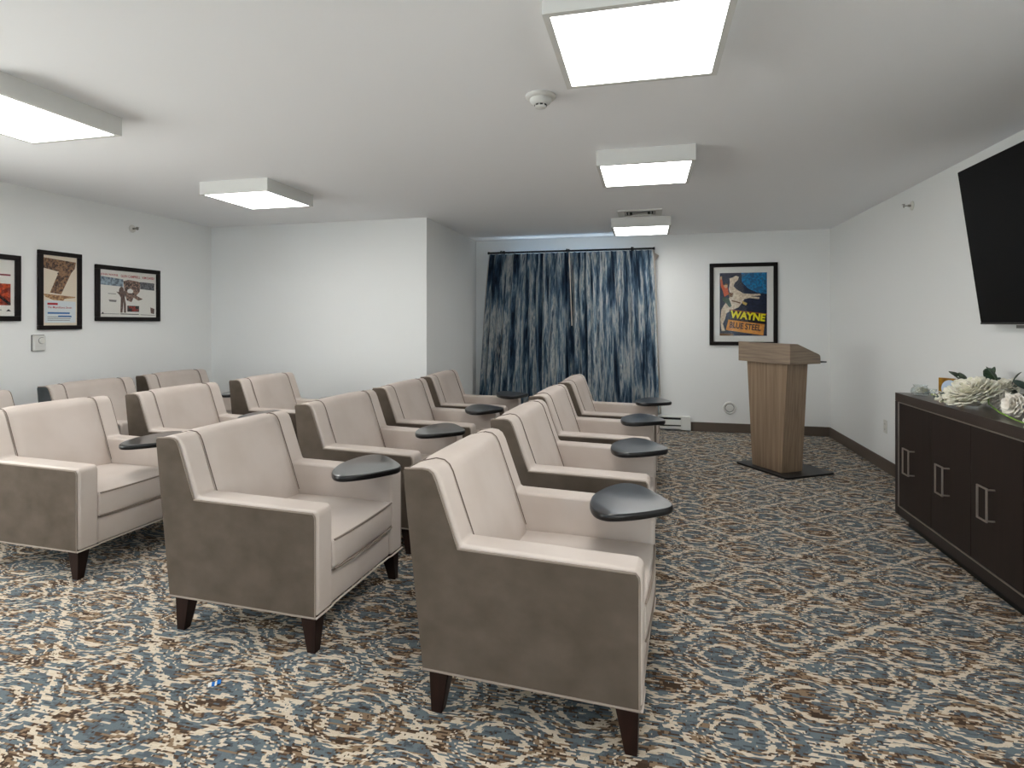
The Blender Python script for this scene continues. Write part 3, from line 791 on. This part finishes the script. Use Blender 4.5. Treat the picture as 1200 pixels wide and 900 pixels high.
for p0, p1 in (((-.309, -.159), (-.225, -.075)),):
    abox(bm, p0[0], p1[0] + .06, p0[1], p0[1] + .018, 1.154, 1.160)
done(bm, 'edge_lip', WOODH, pod, sm=False)
bm = bmesh.new(); prism_z(bm, rpoly(.54, .20, .21, .02), .984, .995)
sh = done(bm, 'pull_out_shelf', BLACK, pod, bevel=.002)
tag(pod, 'wood laminate podium on a black base plate, standing before the poster', 'podium')

# ------------------------------------------------------------------ credenza
FX, CT = 1.617, .87; Y1, Y0 = 4.285, 2.495
cd = empty('credenza', (FX, (Y0 + Y1) / 2, 0)); ym = (Y0 + Y1) / 2
bx = lambda n, x0, x1, y0, y1, z0, z1, m, **k: box(n, x0 - FX, x1 - FX, y0 - ym, y1 - ym, z0, z1, m, k.pop('parent', cd), **k)
bx('top_panel', FX, XR - .02, Y0, Y1, CT - .055, CT, [CREDT], bevel=.002, sm=False)
bx('end_panel', FX, XR - .02, Y1 - .05, Y1, .068, CT - .056, CREDF, bevel=.002, sm=False)
bx('end_panel', FX, XR - .02, Y0, Y0 + .05, .068, CT - .056, CREDF, bevel=.002, sm=False)
bx('bottom_panel', FX, XR - .02, Y0 + .05, Y1 - .05, .068, .125, CREDF, bevel=.002, sm=False)
bx('carcass_back', XR - .04, XR - .02, Y0 + .05, Y1 - .05, .125, CT - .056, CREDF, sm=False)
bx('plinth', FX + .055, XR - .06, Y0 + .07, Y1 - .07, 0, .068, BLACK, sm=False)
bm = bmesh.new(); e = .005
ya, yb, za, zb = Y0 + .05 - ym, Y1 - .05 - ym, .125, CT - .056
abox(bm, -.003, .006, ya, yb, zb - e, zb); abox(bm, -.003, .006, ya, yb, za, za + e); abox(bm, -.003, .006, ya, ya + e, za, zb); abox(bm, -.003, .006, yb - e, yb, za, zb)
done(bm, 'metal_inlay', SILVER, cd, sm=False)
dw = (Y1 - Y0 - .11) / 4
for k in range(4):
    d1 = Y1 - .055 - k * dw; d0 = d1 - dw
    dr = bx('door', FX + .008, FX + .028, d0 + .002, d1 - .002, .132, CT - .063, CREDW, sm=False, bevel=.001)
    cy = d1 - .168 - ym; hx = -.030; hh = .083; hw = .044
    bm = bmesh.new(); q = .008
    abox(bm, hx, hx + q, cy - hw, cy - hw + q, .455 - hh, .455 + hh); abox(bm, hx, hx + q, cy + hw - q, cy + hw, .455 - hh, .455 + hh)
    abox(bm, hx, hx + q, cy - hw + q, cy + hw - q, .455 + hh - q, .455 + hh); abox(bm, hx, hx + q, cy - hw + q, cy + hw - q, .455 - hh, .455 - hh + q)
    abox(bm, hx + q, .009, cy - hw, cy - hw + q, .455 - hh + .004, .455 - hh + .012); abox(bm, hx + q, .009, cy - hw, cy - hw + q, .455 + hh - .012, .455 + hh - .004)
    done(bm, 'handle', SILVER, dr, sm=False, bevel=.001)
tag(cd, 'long dark espresso credenza with silver rectangular pulls along the right wall', 'credenza')

# ------------------------------------------------------------------ television
TY0, TY1 = 2.40, 4.061; tl = math.hypot(.126, .942); ta = math.atan2(.126, .942)
tv = empty('television', (2.0, (TY0 + TY1) / 2, 1.327)); tw = (TY1 - TY0) / 2
def tvpart(name, x0, x1, y0, y1, z0, z1, m, **k):
    o = box(name, x0, x1, y0, y1, z0, z1, m, tv, **k); o.rotation_euler = (0, -ta, 0); return o
tvpart('casing', .004, .035, -tw, tw, 0, tl, BEZEL, bevel=.003, sm=False)
tvpart('screen', 0, .004, -tw + .004, tw - .004, .012, tl - .004, SCREEN, sm=False)
tvpart('bottom_bezel', -.001, .004, -tw, tw, 0, .011, BEZEL, sm=False)
bm = bmesh.new(); abox(bm, .070, .090, -.42, .45, -.020, .60); abox(bm, .03, .07, -.3, -.26, .05, .5); abox(bm, .03, .07, .26, .3, .05, .5); abox(bm, .045, .090, -.55, .57, -.022, -.004)
done(bm, 'wall_bracket', GREYP, tv, sm=False)
tag(tv, 'large black flat screen television tilted down from the right wall', 'television')

# ------------------------------------------------------------------ things on the credenza
def petal(bm, T, l, w, cup=.4, n=4, ruffle=0, rnd=random):
    rows = []
    for i in range(n + 1):
        t = i / n; ww = w * math.sin(PI * min(.97, .12 + .80 * t)) ** .8
        rows.append([bm.verts.new(T @ Vector((l * t, ww * (j / 2 - 1), cup * l * t * t + .18 * w * abs(j / 2 - 1) ** 2 + rnd.uniform(-ruffle, ruffle)))) for j in range(5)])
    for a, b in zip(rows, rows[1:]):
        for j in range(4): bm.faces.new((a[j], a[j + 1], b[j + 1], b[j]))

def blossom(bm, c, R, n, pl, pw, rnd, flatz=.7, dirv=(0, 0, 1), ruffle=.002, inner=.25):
    q = Vector((0, 0, 1)).rotation_difference(Vector(dirv).normalized())
    for k in range(n):
        f = (k + .5) / n; phi = k * 2.39996; el = math.acos(1 - 1.25 * f)
        d = Vector((math.sin(el) * math.cos(phi), math.sin(el) * math.sin(phi), math.cos(el)))
        pos = Vector((d.x * R, d.y * R, d.z * R * flatz)) * (inner + (1 - inner) * f ** .3)
        tdir = (d + Vector((rnd.uniform(-.35, .35), rnd.uniform(-.35, .35), .9))).normalized()
        yv = tdir.cross(Vector((0, 0, 1)));  yv = yv.normalized() if yv.length > .05 else Vector((0, 1, 0))
        zv = tdir.cross(yv)
        M3 = Matrix((tdir, yv, zv)).transposed().to_4x4()
        T = Matrix.Translation(Vector(c)) @ q.to_matrix().to_4x4() @ Matrix.Translation(pos * .78) @ M3
        petal(bm, T, pl * rnd.uniform(.8, 1.15), pw * rnd.uniform(.8, 1.15), .25, 4, ruffle, rnd)

def leafmesh(bm, c, d, l, w, roll=0, bend=.25):
    d = Vector(d).normalized(); s = d.cross(Vector((0, 0, 1)));  s = s.normalized() if s.length > .05 else Vector((0, 1, 0))
    s = Matrix.Rotation(roll, 3, d) @ s; u = s.cross(d); rows = []
    for i in range(8):
        t = i / 7; ww = w * math.sin(PI * (.03 + .94 * t)) ** .75
        p = Vector(c) + d * l * t - u * bend * l * t * t
        rows.append([bm.verts.new(p + s * ww * k + u * abs(k) * ww * .25) for k in (-1, -.5, 0, .5, 1)])
    for a, b in zip(rows, rows[1:]):
        for j in range(4): bm.faces.new((a[j], a[j + 1], b[j + 1], b[j]))

def finish(bm, name, m, parent, th=.0012):
    o = done(bm, name, m, parent)
    md = o.modifiers.new('thick', 'SOLIDIFY'); md.thickness = th
    return o

def flower(name, loc, R, n, pl, pw, m, lab, cat, grp, dirv, stem=None, leaves=(), seed=1, flatz=.75, ruffle=.002):
    r = empty(name, (loc[0], loc[1], CT)); rnd = random.Random(seed); z = loc[2] - CT
    bm = bmesh.new(); blossom(bm, (0, 0, z), R, n, pl, pw, rnd, flatz, dirv, ruffle)
    for v_ in bm.verts: v_.co.z = max(v_.co.z, .003 + .002 * rnd.random())
    finish(bm, 'blossom', m, r)
    bm = bmesh.new(); bmesh.ops.create_icosphere(bm, subdivisions=2, radius=R * .55, matrix=Matrix.Translation((0, 0, z))); done(bm, 'flower_core', m, r)
    if stem:
        bm = bmesh.new(); tube(bm, [Vector(p) - Vector((loc[0], loc[1], CT)) for p in stem], .0035, 8); done(bm, 'stem', STEM, r)
    for c, d, l, w, roll in leaves:
        bm = bmesh.new(); leafmesh(bm, Vector(c) - Vector((loc[0], loc[1], CT)), d, l, w, roll); finish(bm, 'leaf', LEAF, r)
    return tag(r, lab, cat, grp)

g = 'white flowers lying on the credenza'
flower('peony', (1.725, 3.580, .940), .108, 130, .055, .026, PETAL, 'big ruffled white peony head lying on the credenza beside the gold box', 'flower', g, (-.5, -.1, 1), None,
       [((1.79, 3.74, .95), (-.2, .8, 1.1), .11, .020, .3)], 3)
flower('peony', (1.975, 3.77, .955), .058, 60, .042, .022, PETAL, 'white peony at the back of the flowers, against the right wall', 'flower', g, (-.3, -.2, 1), None,
       [((1.94, 3.78, 1.0), (-.1, .35, .8), .10, .018, .2), ((1.96, 3.68, .99), (0, -.3, .7), .09, .02, 1.)], 4)
flower('rose', (1.885, 3.735, .925), .032, 34, .038, .025, PETALR, 'closed white rose touching the big ruffled peony', 'flower', g, (-1, -.2, .5),
       [(1.87, 3.72, .91), (1.79, 3.56, .90), (1.73, 3.35, .885), (1.68, 3.12, .880), (1.67, 3.00, .877)], [], 5, 1.3, .001)
flower('rose', (1.845, 3.530, .925), .032, 32, .038, .025, PETALR, 'half open white rose in the middle of the lying roses', 'flower', g, (-1, .1, .4), None, [], 6, 1.3, .001)
flower('rose', (1.780, 3.300, .925), .036, 34, .042, .027, PETALR, 'white rose at the right edge of the photo', 'flower', g, (-1, -.1, .35), None, [], 7, 1.3, .001)
flower('peony', (1.66, 2.90, .905), .045, 40, .045, .022, PETAL, 'white bloom at the very front of the credenza, cut by the photo edge', 'flower', g, (-1, .2, .5), None, [], 8)

def sprig(name, base, tip, nl, l, w, m, lab, cat='foliage', grp='green sprigs on the credenza', buds=0, seed=1):
    rnd = random.Random(seed); r = empty(name, base); d = Vector(tip) - Vector(base)
    mid = d * .5 + Vector((0, 0, .012))
    bm = bmesh.new(); tube(bm, [Vector((0, 0, .0)), mid, d], .0022, 6); done(bm, 'stem', STEM if buds else LEAF, r)
    for i in range(nl):
        t = .25 + .75 * i / max(1, nl - 1); p = d * t + Vector((0, 0, .012 * math.sin(PI * t)))
        dd = d.normalized() + Vector((rnd.uniform(-1, 1), rnd.uniform(-1, 1), rnd.uniform(0, 1.0)))
        bm = bmesh.new(); leafmesh(bm, p, dd, l * rnd.uniform(.8, 1.2), w * rnd.uniform(.85, 1.15), rnd.uniform(-1, 1)); finish(bm, 'leaf', m, r)
    if buds:
        bm = bmesh.new()
        for i in range(buds):
            t = rnd.uniform(.3, 1); p = d * t + Vector((rnd.uniform(-.03, .03), rnd.uniform(-.03, .03), rnd.uniform(0, .035)))
            bmesh.ops.create_icosphere(bm, subdivisions=1, radius=rnd.uniform(.004, .008), matrix=Matrix.Translation(p))
        o = done(bm, 'blossoms', [PETAL], r); o['kind'] = 'stuff'
    return tag(r, lab, cat, grp)
sprig('leafy_sprig', (1.87, 3.82, .90), (1.84, 4.00, 1.005), 4, .075, .026, LEAF, 'dark green leaves rising behind the gold box', seed=3)
sprig('leafy_sprig', (1.92, 3.75, .93), (1.95, 3.86, 1.035), 4, .065, .022, LEAF, 'round dark leaves above the big ruffled peony', seed=5)
sprig('leafy_sprig', (1.98, 3.62, .92), (2.00, 3.86, 1.005), 5, .065, .018, LEAF2, 'grey green leaves along the wall behind the roses', seed=8)
sprig('leafy_sprig', (1.98, 3.35, .90), (1.99, 3.60, .975), 5, .07, .022, LEAF2, 'grey green leaves at the right edge behind the black ribbon', seed=9)
sprig('flower_sprig', (1.66, 3.76, .880), (1.590, 3.60, .905), 6, .022, .008, LEAF, 'tiny white buds with green at the left side of the peony', buds=60, seed=11)
sprig('flower_sprig', (1.90, 3.95, .895), (1.76, 4.06, .885), 4, .03, .006, BUD, 'thin sprig of small white buds between the glass jar and gold box', buds=14, seed=12)
r = empty('fallen_leaf', (1.775, 3.965, .872)); bm = bmesh.new(); leafmesh(bm, (-.04, .06, .012), (.25, -.9, .05), .17, .045, .5, -.05); finish(bm, 'leaf_blade', LEAF2, r)
tag(r, 'broad dark leaf lying before the gold box', 'leaf')

# glass jar and dish
j = empty('glass_jar', (1.70, 4.125, CT))
bm = bmesh.new(); lathe(bm, [(.030, 0), (.046, .006), (.053, .026), (.048, .046), (.036, .058), (.038, .066), (.041, .070), (.037, .070), (.033, .058), (.045, .044), (.049, .026), (.042, .009), (.004, .007)], 36)
done(bm, 'bowl', GLASS, j)
bm = bmesh.new(); rn = random.Random(4)
for i in range(3): blossom(bm, (rn.uniform(-.015, .015), rn.uniform(-.015, .015), .022 + .008 * i), .018, 12, .018, .010, rn)
finish(bm, 'petals', PETAL, j, .0008)
tag(j, 'small round clear glass jar near the far corner of the credenza', 'jar')
j = empty('glass_dish', (1.80, 4.235, CT))
bm = bmesh.new(); lathe(bm, [(.02, 0), (.032, .004), (.040, .034), (.037, .034), (.029, .008), (.004, .006)], 28); done(bm, 'bowl', GLASS, j)
tag(j, 'low clear glass dish behind the small round jar', 'dish')

# gold box leaning with round label
gb = empty('gold_box', (1.84, 4.075, CT), math.radians(-62))
o = box('carton', -.072, .072, 0, .03, 0, .118, GOLD, gb, bevel=.002, sm=False)
bm = bmesh.new(); lathe(bm, [(.056, 0), (.056, .0012)], 36, Matrix.Translation((.004, -.0002, .052)) @ Matrix.Rotation(PI / 2, 4, 'X')); lb = done(bm, 'label_disc', LABELB, gb)
bm = bmesh.new(); abox(bm, -.022, .026, -.0022, -.0016, .060, .066); abox(bm, -.018, .022, -.0022, -.0016, .050, .053); done(bm, 'label_print', LABELT, lb, sm=False)
tag(gb, 'gold box with a round pale blue label standing among the flowers', 'box')

# black ribbon strip
bm = bmesh.new(); tube(bm, [(1.93, 3.60, .915), (1.90, 3.45, .915), (1.86, 3.25, .91), (1.83, 3.1, .905)], .012, 8)
bm2 = bmesh.new(); rb = []
pts = [Vector((1.96, 3.66, .945)), Vector((1.94, 3.50, .945)), Vector((1.91, 3.30, .935)), Vector((1.89, 3.12, .905)), Vector((1.88, 3.02, .884))]
bm.free()
for p in pts: rb.append([bm2.verts.new(p + Vector((0, 0, z))) for z in (-.012, .012)])
for a, b in zip(rb, rb[1:]): bm2.faces.new((a[0], a[1], b[1], b[0]))
o = done(bm2, 'black_ribbon', BLACK); md = o.modifiers.new('thick', 'SOLIDIFY'); md.thickness = .003
tag(o, 'black ribbon strip running behind the white roses', 'ribbon')

# wrapper scrap on the carpet
sc = empty('wrapper_scrap', (-1.551, 1.776, 0), math.radians(35))
bm = bmesh.new()
for i, (x0, x1, mi) in enumerate(((-.020, -.008, 0), (-.008, .002, 1), (.002, .009, 0), (.009, .022, 1))):
    q = [bm.verts.new(p) for p in ((x0, -.010, .004 + .002 * (i % 2)), (x1, -.010, .004 + .002 * ((i + 1) % 2)), (x1, .010, .007 + .002 * ((i + 1) % 2)), (x0, .010, .007 + .002 * (i % 2)))]
    bm.faces.new(q).material_index = mi
o = done(bm, 'foil', [WHITEM, flat((30, 110, 190))], sc, sm=False); md = o.modifiers.new('t', 'SOLIDIFY'); md.thickness = .0035
tag(sc, 'tiny blue and white wrapper scrap on the carpet', 'litter')

# ------------------------------------------------------------------ world, camera, view
w = bpy.data.worlds.new('blue_sky_with_fill'); bpy.context.scene.world = w; w.use_nodes = True
nt = w.node_tree; bgn = nt.nodes['Background']          # bright side added as fill for the unseen side openings, blue sky opposite
tcw = nt.nodes.new('ShaderNodeTexCoord'); spw = nt.nodes.new('ShaderNodeSeparateXYZ'); rw = nt.nodes.new('ShaderNodeValToRGB')
nt.links.new(tcw.outputs['Generated'], spw.inputs[0])
mr = nt.nodes.new('ShaderNodeMapRange'); mr.inputs[1].default_value = -1; mr.inputs[2].default_value = 1
nt.links.new(spw.outputs[1], mr.inputs[0]); nt.links.new(mr.outputs[0], rw.inputs[0])
rw.color_ramp.elements[0].position = .62; rw.color_ramp.elements[0].color = (1, .965, .91, 1)
rw.color_ramp.elements[1].position = .85; rw.color_ramp.elements[1].color = (.42, .70, 1, 1)
nt.links.new(rw.outputs[0], bgn.inputs[0]); bgn.inputs[1].default_value = 6.8

cam = bpy.data.cameras.new('camera'); co = bpy.data.objects.new('camera', cam); col.objects.link(co)
co.location = (0, 0, 1.3346); co.rotation_euler = (PI / 2, 0, math.radians(13.393))
cam.sensor_width = 36; cam.lens = 663.77 / 1200 * 36; cam.shift_y = -(450 - 378.53) / 1200; cam.clip_start = .05
sc_ = bpy.context.scene; sc_.camera = co
vs = sc_.view_settings; vs.view_transform = 'Standard'; vs.look = 'None'; vs.exposure = .15; vs.gamma = 1; vs.use_curve_mapping = False
sc_.cycles.max_bounces = 8; sc_.cycles.diffuse_bounces = 5; sc_.cycles.use_denoising = True
